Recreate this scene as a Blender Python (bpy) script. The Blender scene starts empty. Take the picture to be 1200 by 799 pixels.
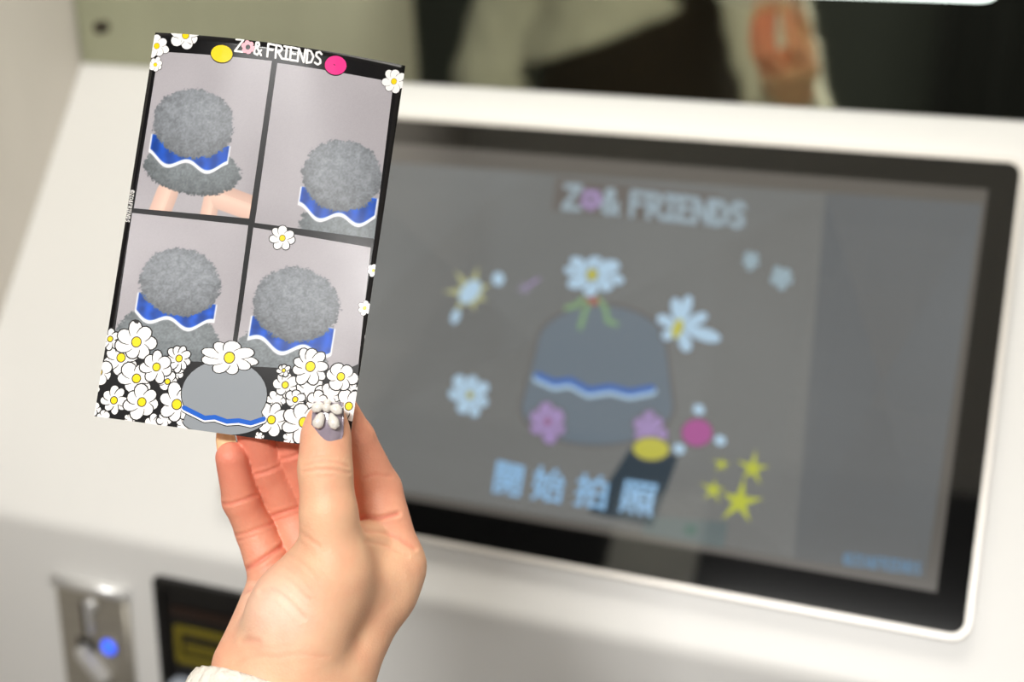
import bpy, bmesh, math, random
import numpy as np
from mathutils import Matrix, Vector

random.seed(7)
rng = np.random.default_rng(7)
scene = bpy.context.scene
col = scene.collection

# ------------------------------------------------------------------ camera
F_PX = 1540.0
CX, CY = 600.0, 399.5
# rows: world X (along the console), Y (away from the viewer), Z (up) seen in camera axes
R = np.array([[0.937664045714041, -0.12028136021559653, 0.3260652262352773],
              [0.34741918977406777, 0.2993603260551814, -0.8886412671943981],
              [0.0092759879208045, 0.9465282824981096, 0.32248746716620125]])
P0 = np.array([-0.22142857142857142, -0.125, -1.0])      # lower left corner of the screen, camera axes
CAM = R @ (-P0)
cd = bpy.data.cameras.new('camera')
cam = bpy.data.objects.new('camera', cd)
col.objects.link(cam)
M = Matrix([[*R[i], CAM[i]] for i in range(3)] + [[0, 0, 0, 1]])
cam.matrix_world = M
cd.sensor_width = 36.0
cd.lens = F_PX / 1200 * 36
cd.clip_start = 0.01
cd.dof.use_dof = True
cd.dof.focus_distance = 0.521
cd.dof.aperture_fstop = 5.0
scene.camera = cam

# ------------------------------------------------------------------ world, light, exposure
w = bpy.data.worlds.new('world')
scene.world = w
w.use_nodes = True
w.node_tree.nodes['Background'].inputs[0].default_value = (1.0, 0.97, 0.93, 1)
w.node_tree.nodes['Background'].inputs[1].default_value = 0.45

def area(name, loc, target, sx, sy, power, color):
    l = bpy.data.lights.new(name, 'AREA')
    l.shape = 'RECTANGLE'; l.size = sx; l.size_y = sy; l.energy = power; l.color = color
    o = bpy.data.objects.new(name, l); col.objects.link(o)
    o.location = loc
    o.rotation_euler = (Vector(target) - Vector(loc)).to_track_quat('-Z', 'Y').to_euler()
    return o

LAMPS = [((0.40, -1.40, 1.06), 0.62, 0.24, 36.0), ((0.25, 0.02, 1.06), 0.90, 0.34, 3.0)]
for lx, sx, sy, pw in LAMPS:
    area('ceiling_light', (lx[0], lx[1], lx[2] - 0.012), (lx[0], lx[1], 0), sx - .04, sy - .04, pw, (1.0, 0.985, 0.962))

vs = scene.view_settings
vs.view_transform = 'Standard'; vs.look = 'None'; vs.gamma = 1.0; vs.use_curve_mapping = False
vs.exposure = 0.0
scene.cycles.use_denoising = True
scene.cycles.max_bounces = 8

# ------------------------------------------------------------------ helpers
def lin(c):
    c = np.asarray(c, float) / 255.0
    return np.where(c <= 0.04045, c / 12.92, ((c + 0.055) / 1.055) ** 2.4)

def rgba(c):
    return (*lin(c), 1.0)

MATS = {}
def mat(name, c, rough=0.5, metal=0.0, var=0.04, scale=30.0, bump=0.0, bscale=200.0, coat=0.0, sss=0.0,
        emit=None, estr=0.0, spec=0.5, stretch=None):
    if name in MATS: return MATS[name]
    m = bpy.data.materials.new(name); m.use_nodes = True
    nt = m.node_tree; b = nt.nodes['Principled BSDF']
    tc = nt.nodes.new('ShaderNodeTexCoord')
    src = tc.outputs['Object']
    if stretch:
        mp = nt.nodes.new('ShaderNodeMapping'); mp.inputs['Scale'].default_value = stretch
        nt.links.new(src, mp.inputs[0]); src = mp.outputs[0]
    n = nt.nodes.new('ShaderNodeTexNoise'); n.inputs['Scale'].default_value = scale; n.inputs['Detail'].default_value = 4
    nt.links.new(src, n.inputs['Vector'])
    r = nt.nodes.new('ShaderNodeValToRGB')
    base = lin(c)
    r.color_ramp.elements[0].position = 0.3; r.color_ramp.elements[1].position = 0.7
    r.color_ramp.elements[0].color = (*np.clip(base * (1 - var), 0, 1), 1)
    r.color_ramp.elements[1].color = (*np.clip(base * (1 + var), 0, 1), 1)
    nt.links.new(n.outputs[0], r.inputs[0]); nt.links.new(r.outputs[0], b.inputs['Base Color'])
    b.inputs['Roughness'].default_value = rough; b.inputs['Metallic'].default_value = metal
    b.inputs['Specular IOR Level'].default_value = spec
    b.inputs['Coat Weight'].default_value = coat
    if sss:
        b.inputs['Subsurface Weight'].default_value = sss
        b.inputs['Subsurface Radius'].default_value = (0.006, 0.002, 0.001)
        b.inputs['Subsurface Scale'].default_value = 1.0
    if emit is not None:
        b.inputs['Emission Color'].default_value = rgba(emit); b.inputs['Emission Strength'].default_value = estr
    if bump:
        n2 = nt.nodes.new('ShaderNodeTexNoise'); n2.inputs['Scale'].default_value = bscale; n2.inputs['Detail'].default_value = 3
        nt.links.new(src, n2.inputs['Vector'])
        bp = nt.nodes.new('ShaderNodeBump'); bp.inputs['Strength'].default_value = bump; bp.inputs['Distance'].default_value = 0.002
        nt.links.new(n2.outputs[0], bp.inputs['Height']); nt.links.new(bp.outputs[0], b.inputs['Normal'])
    MATS[name] = m
    return m

def tag(o, label=None, cat=None, group=None, kind=None):
    if label: o['label'] = label
    if cat: o['category'] = cat
    if group: o['group'] = group
    if kind: o['kind'] = kind
    return o

def empty(name, loc=(0, 0, 0)):
    o = bpy.data.objects.new(name, None); o.empty_display_size = 0.02
    col.objects.link(o); o.location = loc
    return o

def link(name, me, parent=None):
    o = bpy.data.objects.new(name, me); col.objects.link(o)
    if parent is not None:
        o.parent = parent
        # every root sits unrotated: keep world coordinates of the mesh
        pw = Vector((0, 0, 0)); p = parent
        while p is not None:
            pw += p.location; p = p.parent
        o.location = -pw
    return o

def mesh(name, V, Fs, m, parent=None, smooth=False, mi=None):
    me = bpy.data.meshes.new(name)
    me.from_pydata([tuple(v) for v in V], [], [tuple(f) for f in Fs])
    for mm in (m if isinstance(m, (list, tuple)) else [m]): me.materials.append(mm)
    if mi is not None: me.polygons.foreach_set('material_index', np.asarray(mi, np.int32))
    if smooth: me.polygons.foreach_set('use_smooth', np.ones(len(me.polygons), bool))
    me.update()
    return link(name, me, parent)

def from_bm(name, bm, m, parent=None, smooth=False):
    me = bpy.data.meshes.new(name); bm.to_mesh(me); bm.free()
    for mm in (m if isinstance(m, (list, tuple)) else [m]): me.materials.append(mm)
    if smooth: me.polygons.foreach_set('use_smooth', np.ones(len(me.polygons), bool))
    me.update()
    return link(name, me, parent)

def box(name, lo, hi, m, parent=None, bevel=0.0, seg=3, T=None, smooth=None):
    """axis box lo..hi, optionally pushed through T(points)->world"""
    bm = bmesh.new()
    bmesh.ops.create_cube(bm, size=1.0)
    lo = np.array(lo, float); hi = np.array(hi, float)
    for v in bm.verts:
        v.co = Vector(lo + (np.array(v.co) + 0.5) * (hi - lo))
    if bevel: bmesh.ops.bevel(bm, geom=bm.edges[:], offset=bevel, segments=seg, affect='EDGES', profile=0.5)
    if T:
        for v in bm.verts: v.co = Vector(T(np.array(v.co)))
    return from_bm(name, bm, m, parent, smooth=bool(bevel) if smooth is None else smooth)

def rounded_rect(x0, x1, y0, y1, r, n=8):
    pts = []
    for cx, cy, a0 in ((x1 - r, y1 - r, 0), (x0 + r, y1 - r, 90), (x0 + r, y0 + r, 180), (x1 - r, y0 + r, 270)):
        for i in range(n + 1):
            a = math.radians(a0 + 90 * i / n); pts.append((cx + r * math.cos(a), cy + r * math.sin(a)))
    return pts

def slab(name, outline, z0, z1, m, parent, T, chamfer=0.0, smooth=False):
    """extrude a 2-D outline between z0 and z1 (T maps local xyz to world)"""
    n = len(outline); o = np.array(outline); c = o.mean(0)
    levels = [(o, z0), (o, z1 - chamfer)]
    if chamfer:
        d = o - c; ln = np.linalg.norm(d, axis=1, keepdims=True)
        levels.append((o - d / ln * chamfer, z1))
    V = []; Fs = []
    for pts, z in levels:
        V += [T(np.array([p[0], p[1], z])) for p in pts]
    for k in range(len(levels) - 1):
        for i in range(n):
            j = (i + 1) % n
            Fs.append((k * n + i, k * n + j, (k + 1) * n + j, (k + 1) * n + i))
    Fs.append(tuple(range(n))[::-1]); Fs.append(tuple((len(levels) - 1) * n + i for i in range(n)))
    return mesh(name, V, Fs, m, parent, smooth)

def ring(name, outer, inner, z0, z1, m, parent, T):
    n = len(outer); V = []; Fs = []
    for pts, z in ((outer, z0), (outer, z1), (inner, z1), (inner, z0)):
        V += [T(np.array([p[0], p[1], z])) for p in pts]
    for k in range(4):
        k2 = (k + 1) % 4
        for i in range(n):
            j = (i + 1) % n
            Fs.append((k * n + i, k * n + j, k2 * n + j, k2 * n + i))
    return mesh(name, V, Fs, m, parent)

def tube(pts, radii, n=12, cap=True):
    pts = [np.array(p, float) for p in pts]
    V = []; Fs = []
    up = np.array([0.3, 0.1, 1.0])
    for i, p in enumerate(pts):
        d = pts[min(i + 1, len(pts) - 1)] - pts[max(i - 1, 0)]; d /= np.linalg.norm(d)
        a = np.cross(d, up); a /= np.linalg.norm(a); b = np.cross(d, a)
        for k in range(n):
            t = 2 * math.pi * k / n
            V.append(p + radii[i] * (math.cos(t) * a + math.sin(t) * b))
    for i in range(len(pts) - 1):
        for k in range(n):
            k2 = (k + 1) % n
            Fs.append((i * n + k, i * n + k2, (i + 1) * n + k2, (i + 1) * n + k))
    if cap:
        Fs.append(tuple(range(n))[::-1]); Fs.append(tuple((len(pts) - 1) * n + k for k in range(n)))
    return V, Fs

def ray(px, py):
    return np.array([(px - CX) / F_PX, -(py - CY) / F_PX, -1.0])
def to_world(pc):
    return (np.asarray(pc) - P0) @ R.T
def to_cam(pw):
    return np.asarray(pw) @ R + P0

# ------------------------------------------------------------------ materials
M_white = mat('white_painted_metal', (226, 225, 222), 0.42, var=0.012, scale=4, bump=0.02, bscale=900)
M_whitefront = M_white
M_wall = mat('grey_plaster_wall', (196, 190, 182), 0.7, var=0.10, scale=5, bump=0.05, bscale=60, stretch=(1, 1, .4))
M_steel = mat('brushed_steel', (168, 163, 152), 0.45, 0.6, var=0.10, scale=60, stretch=(1, 1, 8))
M_chrome = mat('polished_steel', (225, 225, 224), 0.3, 0.55, var=0.02)
M_silver = mat('silver_anodised_rim', (216, 211, 204), 0.42, 0.35, var=0.02)
M_black = mat('black_plastic', (16, 15, 15), 0.45, var=0.2)
M_floor = mat('dark_floor', (88, 84, 80), 0.6, var=0.1, scale=8)
M_ceiling = mat('white_ceiling', (225, 222, 216), 0.8, var=0.02)
M_dark = mat('charcoal_wall', (62, 64, 62), 0.8, var=0.1, scale=3)
M_curtain = mat('black_curtain', (9, 9, 10), 0.9, var=0.3, scale=20)
M_sweater = mat('cream_knit', (222, 216, 205), 0.9, var=0.05, scale=160, bump=0.7, bscale=420)
M_skirt = mat('dark_brown_wool', (40, 29, 22), 0.9, var=0.2, scale=60, bump=0.3, bscale=300)
M_hair = mat('dark_hair', (34, 24, 20), 0.45, var=0.3, scale=120, stretch=(1, 1, .1))
M_eye = mat('eye_white', (235, 232, 228), 0.2, var=0.01)
M_iris = mat('eye_iris', (45, 28, 18), 0.2, var=0.2)
M_lip = mat('lip', (190, 98, 92), 0.4, var=0.06)

# mirror glass with a faint green tint
M_mirror = mat('tinted_mirror_glass', (206, 212, 190), 0.035, 1.0, var=0.0)
M_glassblack = mat('black_glass', (10, 10, 11), 0.06, 0.0, var=0.0, spec=0.9, coat=1.0)

M_glassblack.node_tree.nodes['Principled BSDF'].inputs['Coat IOR'].default_value = 1.75

# ------------------------------------------------------------------ setting
YM, ZM = 0.2083, 0.2962          # foot of the mirror
YF = -0.0224                     # front face of the console
XL = -0.2535                     # side wall
FLOOR, CEIL = -1.06, 1.10
TILT = math.radians(4.0)

def struct(o):
    o['kind'] = 'structure'; return o
struct(box('floor', (-2.6, -2.9, FLOOR - .05), (2.0, 0.5, FLOOR), M_floor))
struct(box('ceiling', (-2.6, -0.92, CEIL), (2.0, 0.5, CEIL + .05), M_ceiling))
struct(box('ceiling_dark_added', (-2.6, -2.9, CEIL), (2.0, -0.92, CEIL + .05), M_dark))  # unseen dark stretch, added so the lower screen reflects less light
struct(box('wall_left', (XL - 0.05, -0.50, FLOOR), (XL, 0.30, CEIL), M_wall))
struct(box('wall_back', (XL - 0.05, 0.30, FLOOR), (2.0, 0.35, CEIL), M_dark))
struct(box('wall_behind_viewer', (-2.6, -2.95, FLOOR), (2.0, -2.9, CEIL), M_dark))
struct(box('wall_far_left', (-2.65, -2.9, FLOOR), (-2.6, 0.5, CEIL), M_dark))

struct(box('wall_right', (1.30, -1.30, FLOOR), (1.35, 0.30, CEIL), M_wall))
# curtain with folds, added on the right so the mirror reflects black there
V = []; Fs = []; N = 90
for i in range(N + 1):
    x = 0.345 + 0.95 * i / N
    y = -2.35 + 0.030 * math.sin(i * 0.9) + 0.010 * math.sin(i * 2.3)
    for dy in (0, -0.006):
        V += [(x, y + dy, FLOOR + .02), (x, y + dy, CEIL - .06)]
for i in range(N):
    a = i * 4; b = a + 4
    Fs += [(a, a + 1, b + 1, b), (a + 2, b + 2, b + 3, a + 3)]
Fs += [(0, 2, 3, 1)]
e = N * 4
Fs += [(e, e + 1, e + 3, e + 2)]
cur = mesh('mirror_dark_curtain', V, Fs, M_curtain, None, True)
tag(cur, 'black folded curtain added behind the viewer to darken the right of the mirror', 'curtain')
rail = mesh('curtain_rail', *tube([(0.32, -2.353, CEIL - .03), (1.34, -2.353, CEIL - .03)], [.012, .012]), M_steel, None, True)
tag(rail, 'steel rail holding the added black curtain under the ceiling', 'rail')

M_lampface = mat('lamp_diffuser', (255, 248, 236), 0.5, var=0.0, emit=(255, 246, 230), estr=3.0)
for i, (lx, sx, sy, pw) in enumerate(LAMPS):
    root = empty('ceiling_lamp', lx)
    box('frame', (lx[0] - sx / 2, lx[1] - sy / 2, lx[2]), (lx[0] + sx / 2, lx[1] + sy / 2, CEIL), M_white, root, .004)
    box('diffuser', (lx[0] - sx / 2 + .02, lx[1] - sy / 2 + .02, lx[2] - .004), (lx[0] + sx / 2 - .02, lx[1] + sy / 2 - .02, lx[2] + .002), M_lampface, root)
    tag(root, ['wide white ceiling panel lamp behind the viewer', 'narrow white ceiling panel lamp right above the console'][i], 'lamp', 'ceiling panel lamps')

# ------------------------------------------------------------------ console
TH = math.radians(35.15)
UV = np.array([0, math.sin(TH), math.cos(TH)])      # up along the sloping panel
NV = np.array([0, -math.cos(TH), math.sin(TH)])     # out of the panel
def TP(p):                                          # panel coords (a, b, out) -> world
    return np.array([p[0], 0, 0]) + p[1] * UV + p[2] * NV
XR = 0.86
cons = empty('photo_booth_console', (0.3, 0.1, FLOOR))
tag(cons, 'white photo booth console with sloping control panel and upright front', 'console')
PB = -0.0389; PT = 0.3622
M_screw = M_steel
# sloping panel with rounded lower edge, then front face
prof = []
fz = (TP((0, PB, 0)))[2]; fy = TP((0, PB, 0))[1]
rad = 0.007
for i in range(7):
    t = i / 6
    p = (1 - t) ** 2 * (np.array([fy, fz]) + rad * np.array([math.sin(TH), math.cos(TH)])) + 2 * t * (1 - t) * np.array([fy, fz]) + t * t * (np.array([fy, fz]) + rad * np.array([0, -1]))
    prof.append(p)
top = TP((0, PT, 0))
V = []; Fs = []
def strip(name, pr, m, x0=XL + .0005, x1=XR, thick=0.004):
    V = []; Fs = []
    pr = [np.array(p) for p in pr]
    back = []
    for i, p in enumerate(pr):
        d = pr[min(i + 1, len(pr) - 1)] - pr[max(i - 1, 0)]; d = d / np.linalg.norm(d)
        back.append(p + thick * np.array([-d[1], d[0]]) )
    loop = pr + back[::-1]; n = len(loop)
    for x in (x0, x1): V += [(x, p[0], p[1]) for p in loop]
    for i in range(n):
        j = (i + 1) % n; Fs.append((i, n + i, n + j, j))
    Fs.append(tuple(range(n))); Fs.append(tuple(range(n, 2 * n))[::-1])
    return V, Fs
V, Fs = strip('top_panel', [(top[1], top[2])] + prof[:4], M_white)
o = mesh('top_panel', V, Fs, M_white, cons, False)
V, Fs = strip('front_panel', prof[3:] + [(fy, FLOOR + .06)], M_white)
o = mesh('front_panel', V, Fs, M_white, cons, False)
box('plinth', (XL + .02, fy + .03, FLOOR), (XR - .02, .28, FLOOR + .06), M_black, cons)
box('side_panel', (XR, fy, FLOOR + .05), (XR + .01, .29, fz - .02), M_white, cons)

# ------------------------------------------------------------------ mirror
TM = lambda p: np.array([p[0], YM - .001 - p[1] * math.sin(TILT) - p[2] * math.cos(TILT), ZM + .0005 + p[1] * math.cos(TILT) - p[2] * math.sin(TILT)])
mir = empty('mirror_panel', (0.3, YM, ZM))
tag(mir, 'tall tinted mirror glass rising behind the white console', 'mirror')
slab('mirror_glass', [(XL + .002, 0), (XR, 0), (XR, .72), (XL + .002, .72)], -.006, 0.0, M_mirror, mir, TM)
def bolt(x, z, parent):
    pts = [(x + .0055 * math.cos(t * math.pi / 12), z + .0055 * math.sin(t * math.pi / 12)) for t in range(24)]
    b = slab('bolt', pts, 0, .006, mat('dark_bolt', (70, 62, 54), .35, .8), parent, TM, .0015)
    b['label'] = 'small dark round bolt head'
bolt(-.2262, .032, mir)
bolt(-.2262, .62, mir)
lamp = empty('light_bar', (0.2, YM - .012, ZM + .09))
tag(lamp, 'white lit light bar with rounded end across the mirror', 'lamp')
slab('diffuser', rounded_rect(-.12, .512, .0805, .109, .0125, 10), .001, .011, mat('light_bar_diffuser', (250, 255, 250), .4, var=0, emit=(236, 255, 246), estr=2.2), lamp, TM, .003)
slab('housing', rounded_rect(-.125, .517, .088, .114, .0125, 10), .0, .005, M_white, lamp, TM)

# ------------------------------------------------------------------ touchscreen
scr = empty('touchscreen_monitor', tuple(TP((.27, 0, 0))))
tag(scr, 'large black glass touchscreen with thin silver rim on the sloping panel', 'screen')
SW, SH = 0.5412, 0.3292
ring('rim', rounded_rect(0, SW, 0, SH, .012), rounded_rect(.0035, SW - .0035, .0035, SH - .0035, .009), 0.0005, .0095, M_silver, scr, TP)
slab('bezel_glass', rounded_rect(.0035, SW - .0035, .0035, SH - .0035, .009), 0.0005, .0088, M_glassblack, scr, TP)
def scrp(px, py):
    r = R @ ray(px, py); n = NV; t = ((np.zeros(3) - CAM + NV * .0088) @ n) / (r @ n)
    q = CAM + r * t - NV * .0088
    return q[0], q @ UV
DX0, DX1, DY0, DY1 = 0.0235, 0.5185, 0.0275, 0.3045

def screen_mat(name, c, strength, grad=False):
    m = bpy.data.materials.new(name); m.use_nodes = True
    nt = m.node_tree; b = nt.nodes['Principled BSDF']
    b.inputs['Base Color'].default_value = (.012, .012, .013, 1)
    b.inputs['Roughness'].default_value = .1
    b.inputs['Specular IOR Level'].default_value = .9
    b.inputs['Coat Weight'].default_value = 1.0; b.inputs['Coat IOR'].default_value = 1.75; b.inputs['Coat Roughness'].default_value = .05
    if grad:
        tc = nt.nodes.new('ShaderNodeTexCoord')
        n = nt.nodes.new('ShaderNodeTexNoise'); n.inputs['Scale'].default_value = 6; n.inputs['Detail'].default_value = 1
        nt.links.new(tc.outputs['Object'], n.inputs['Vector'])
        r = nt.nodes.new('ShaderNodeValToRGB')
        r.color_ramp.elements[0].position = .3; r.color_ramp.elements[1].position = .7
        base = lin(c)
        r.color_ramp.elements[0].color = (*(base * .9), 1); r.color_ramp.elements[1].color = (*(base * 1.1), 1)
        nt.links.new(n.outputs[0], r.inputs[0]); nt.links.new(r.outputs[0], b.inputs['Emission Color'])
    else:
        b.inputs['Emission Color'].default_value = rgba(c)
    b.inputs['Emission Strength'].default_value = strength
    return m
S = 1.0
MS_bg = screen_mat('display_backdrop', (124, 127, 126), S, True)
MS_bg_refl = screen_mat('display_backdrop_reflection', (106, 112, 116), S, True)  # darker side tone paints a reflected wall corner into the display
MS_edge = screen_mat('display_border', (92, 88, 82), S)
MS_white = screen_mat('display_pale_blue', (176, 205, 226), S)
MS_grey = screen_mat('display_slate', (104, 116, 126), S)
MS_line = screen_mat('display_dark_line', (98, 93, 89), S)
MS_yel = screen_mat('display_yellow', (190, 186, 74), S)
MS_yel2 = screen_mat('display_lime', (186, 192, 62), S)
MS_blue = screen_mat('display_blue', (60, 105, 178), S)
MS_purple = screen_mat('display_lilac', (160, 138, 184), S)
MS_pink = screen_mat('display_magenta', (168, 84, 146), S)
MS_green = screen_mat('display_green', (126, 160, 116), S)
MS_red = screen_mat('display_red', (160, 96, 88), S)
MS_text = screen_mat('display_text_blue', (146, 190, 228), S)
MS_dtext = screen_mat('display_credit_blue', (92, 130, 160), S)
MS_deep = screen_mat('display_deep_teal', (44, 58, 68), S)
MS_patch = screen_mat('display_patch', (92, 104, 104), S)
ZS = 0.0088
disp = slab('display', [(DX0, DY0), (DX1, DY0), (DX1, DY1), (DX0, DY1)], ZS, ZS + .00012, MS_edge, scr, TP)

class Flat:
    """flat print: polygons in photo pixels laid onto a surface; layers stack by a hair"""
    def __init__(s, surf, step): s.surf = surf; s.step = step; s.polys = []
    def poly(s, pts, m, layer): s.polys.append((np.array(pts, float), m, layer))
    def build(s, name, parent, base=0.0):
        V = []; Fs = []; mi = []; mats = []
        for pts, m, layer in s.polys:
            if m not in mats: mats.append(m)
            n = len(pts); c = pts.mean(0)
            W3 = s.surf(np.vstack([pts, c]), base + layer * s.step)
            o = len(V); V += list(W3)
            for i in range(n):
                Fs.append((o + i, o + (i + 1) % n, o + n)); mi.append(mats.index(m))
        return mesh(name, V, Fs, mats, parent, False, mi)

def surf_screen(pts, off):
    out = []
    for p in pts:
        a, b = scrp(p[0], p[1])
        out.append(TP((min(max(a, DX0), DX1), min(max(b, DY0), DY1), ZS + .00012 + off)))
    return np.array(out)

def ell(cx, cy, rx, ry, ang=0, n=20):
    t = np.linspace(0, 2 * np.pi, n, endpoint=False); a = math.radians(ang)
    x = rx * np.cos(t); y = ry * np.sin(t)
    return np.stack([cx + x * math.cos(a) - y * math.sin(a), cy + x * math.sin(a) + y * math.cos(a)], 1)

def petal(cx, cy, a, r0, r1, wid, n=14):
    """teardrop from (cx,cy) along angle a"""
    t = np.linspace(0, 2 * np.pi, n, endpoint=False)
    L = (r1 - r0)
    x = r0 + L * (0.5 - 0.5 * np.cos(t))
    y = wid * np.sin(t) * (0.55 + 0.45 * (0.5 - 0.5 * np.cos(t)) ** 0.7)
    return np.stack([cx + x * math.cos(a) - y * math.sin(a), cy + x * math.sin(a) + y * math.cos(a)], 1)

def daisy(F, cx, cy, r, n, a0, mw, mo, mc, layer, sq=1.0, sqa=0.0, lw=0.9, center=0.22, wf=1.0, jit=.14):
    """printed daisy: dark outline, petals, yellow eye"""
    rs = random.Random(int(cx * 31 + cy * 17))
    pet = []
    for k in range(n):
        a = a0 + 2 * math.pi * k / n + rs.uniform(-.13, .13)
        L = r * (1 + rs.uniform(-jit, jit)); wd = wf * r * math.sin(math.pi / n) * (.86 + rs.uniform(-.12, .12))
        pet.append((a, L, wd))
    def sqz(p):
        if sq == 1.0: return p
        q = p - [cx, cy]; ca, sa = math.cos(sqa), math.sin(sqa)
        u = q[:, 0] * ca + q[:, 1] * sa; v = (-q[:, 0] * sa + q[:, 1] * ca) * sq
        return np.stack([cx + u * ca - v * sa, cy + u * sa + v * ca], 1)
    top = layer
    for k, (a, L, wd) in enumerate(pet):
        if mo: F.poly(sqz(petal(cx, cy, a, 0, L + lw, wd + lw)), mo, layer + k)
        F.poly(sqz(petal(cx, cy, a, 0, L, wd)), mw, layer + k + .5)
        top = layer + k + 1
    if mo: F.poly(sqz(ell(cx, cy, r * .42, r * .42)), mw, top); top += .5
    if mc:
        rc = r * center
        if mo: F.poly(ell(cx, cy, rc * 1.0 + lw * .75, rc * 1.1 + lw * .75, 20), mo, top)
        F.poly(ell(cx, cy, rc, rc * 1.1, 20), mc, top + .5); top += 1
    return top + .5

def stroke(F, pts, wid, m, layer):
    """thick line with round ends"""
    pts = np.array(pts, float)
    for i in range(len(pts) - 1):
        a, b = pts[i], pts[i + 1]; d = b - a; L = np.linalg.norm(d)
        if L < 1e-6: continue
        d = d / L; nrm = np.array([-d[1], d[0]]); ps = []
        for s_, c in ((1, b), (-1, a)):
            for k in range(6):
                t = -math.pi / 2 + math.pi * k / 5
                ps.append(c + wid / 2 * (math.cos(t) * d * s_ + math.sin(t) * nrm * s_))
        F.poly(ps, m, layer + (i % 2) * .1)

def arc(cx, cy, rx, ry, a0, a1, n=8):
    return [(cx + rx * math.cos(math.radians(a0 + (a1 - a0) * i / n)), cy + ry * math.sin(math.radians(a0 + (a1 - a0) * i / n))) for i in range(n + 1)]
GLY = {   # letter strokes in a unit box, y up
 'Z': (.75, [[(.05, .95), (.72, 1.0), (.02, .03), (.75, .05)]]),
 'O': (.8, [arc(.4, .5, .36, .46, 0, 360, 14)]),
 '&': (.8, [[(.78, .02), (.2, .72), (.24, .95), (.45, .97), (.52, .78), (.1, .38), (.12, .1), (.4, .0), (.74, .42)]]),
 'F': (.66, [[(.08, 0), (.06, 1.0), (.66, .98)], [(.07, .55), (.52, .56)]]),
 'R': (.72, [[(.1, 0), (.08, 1.0), (.5, .96), (.66, .78), (.5, .55), (.1, .48)], [(.3, .48), (.72, .02)]]),
 'I': (.5, [[(.25, .02), (.27, 1.0)], [(.02, 1.0), (.52, .98)], [(0, .02), (.5, .03)]]),
 'E': (.64, [[(.64, .98), (.06, 1.0), (.08, .02), (.66, .03)], [(.07, .53), (.54, .54)]]),
 'N': (.74, [[(.06, .0), (.08, 1.0), (.64, .02), (.7, 1.0)]]),
 'D': (.72, [[(.08, .0), (.07, 1.0), (.42, .92), (.68, .55), (.5, .1), (.08, .0)]]),
 'S': (.62, [[(.6, .84), (.4, 1.0), (.12, .9), (.1, .66), (.52, .42), (.58, .16), (.34, 0), (.04, .12)]]),
 'c': (1.0, [arc(.5, .5, .46, .5, 0, 360, 14), arc(.5, .5, .2, .24, 50, 310, 8)]),
 ' ': (.3, []),
}
def write(F, text, org, ux, uy, gap, wid, m, layer, skip=''):
    """text along ux (px per unit), uy up; returns pen positions"""
    x = 0.0; org = np.array(org, float); ux = np.array(ux, float); uy = np.array(uy, float); pos = {}
    for i, ch in enumerate(text):
        wd, st = GLY[ch]
        pos[i] = org + ux * (x + wd / 2) + uy * .5
        if i not in (skip or ()):
            for s_ in st:
                stroke(F, [org + ux * (x + p[0]) + uy * p[1] for p in s_], wid, m, layer + (i % 3) * .2)
        x += wd + gap
    return pos

def fl(): return Flat(surf_screen, 2.0e-5)
def quadpx(F, pts, m, layer, n=1): F.poly(pts, m, layer)
# picture shown on the screen, tone patches, and a wall corner's reflection in the backdrop
F = fl()
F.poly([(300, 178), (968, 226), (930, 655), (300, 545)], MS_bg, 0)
F.poly([(968, 226), (1151, 239), (1084, 678), (930, 655)], MS_bg_refl, 0)
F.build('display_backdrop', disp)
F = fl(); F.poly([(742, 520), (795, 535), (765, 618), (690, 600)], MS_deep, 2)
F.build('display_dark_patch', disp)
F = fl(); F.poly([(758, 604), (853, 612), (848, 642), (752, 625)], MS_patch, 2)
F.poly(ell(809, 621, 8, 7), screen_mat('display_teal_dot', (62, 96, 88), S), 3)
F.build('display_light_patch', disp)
# title
F = fl()
F.poly([(652, 208), (844, 228), (840, 266), (647, 246)], MS_line, 3)
pos = write(F, 'ZO& FRIENDS', (660, 244), (24.6, 2.6), (2.2, -27), .13, 6.5, screen_mat('display_title_blue', (150, 168, 178), S), 6, skip=(1,))
daisy(F, pos[1][0], pos[1][1], 13, 5, .3, MS_purple, None, MS_line, 8, center=.3)
F.build('display_title', disp)['label'] = 'pale blue hand lettered title on the screen'
# plain slate cushion, blue band
F = fl()
body = np.vstack([arc(705, 405, 78, 50, 180, 360, 16), arc(700, 478, 92, 46, 0, 180, 16)])
F.poly(np.array(body) * 1.0, MS_line, 3)
F.poly((np.array(body) - [703, 450]) * .965 + [703, 450], MS_grey, 4)
F.build('display_cushion', disp)
F = fl()
band = [(630, 443), (650, 452), (668, 449), (690, 461), (715, 457), (738, 463), (764, 458)]
stroke(F, band, 11, MS_white, 5); stroke(F, np.array(band) - [0, 3], 8, MS_blue, 7)
F.build('display_blue_band', disp)
for nm, a in (('top', (694, 322, 37, 8, .2, 1.0)),):
    F = fl(); daisy(F, *a[:5], MS_white, MS_line, MS_yel, 8, sq=.66, sqa=.1, center=.16, lw=2.5); F.build('display_daisy', disp)
F = fl()
for st in ([(688, 345), (676, 358), (664, 361)], [(694, 346), (686, 364), (680, 384)], [(698, 346), (710, 362), (712, 376), (722, 380)]): stroke(F, st, 6, MS_green, 7)
stroke(F, [(689, 344), (696, 352)], 12, MS_red, 8)
F.build('display_stems', disp)
F = fl()
for a, L, wd in ((-1.75, 36, 8), (-1.28, 40, 8), (-.45, 36, 8), (.28, 50, 9.5), (1.25, 30, 9), (2.6, 24, 8), (-2.7, 30, 8)):
    F.poly(petal(797, 384, a, 4, L + 3, wd + 3), MS_line, 8); F.poly(petal(797, 384, a, 4, L, wd), MS_white, 9)
F.poly(ell(794, 385, 6, 12, 20), MS_yel, 11)
F.build('display_daisy', disp)
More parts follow.
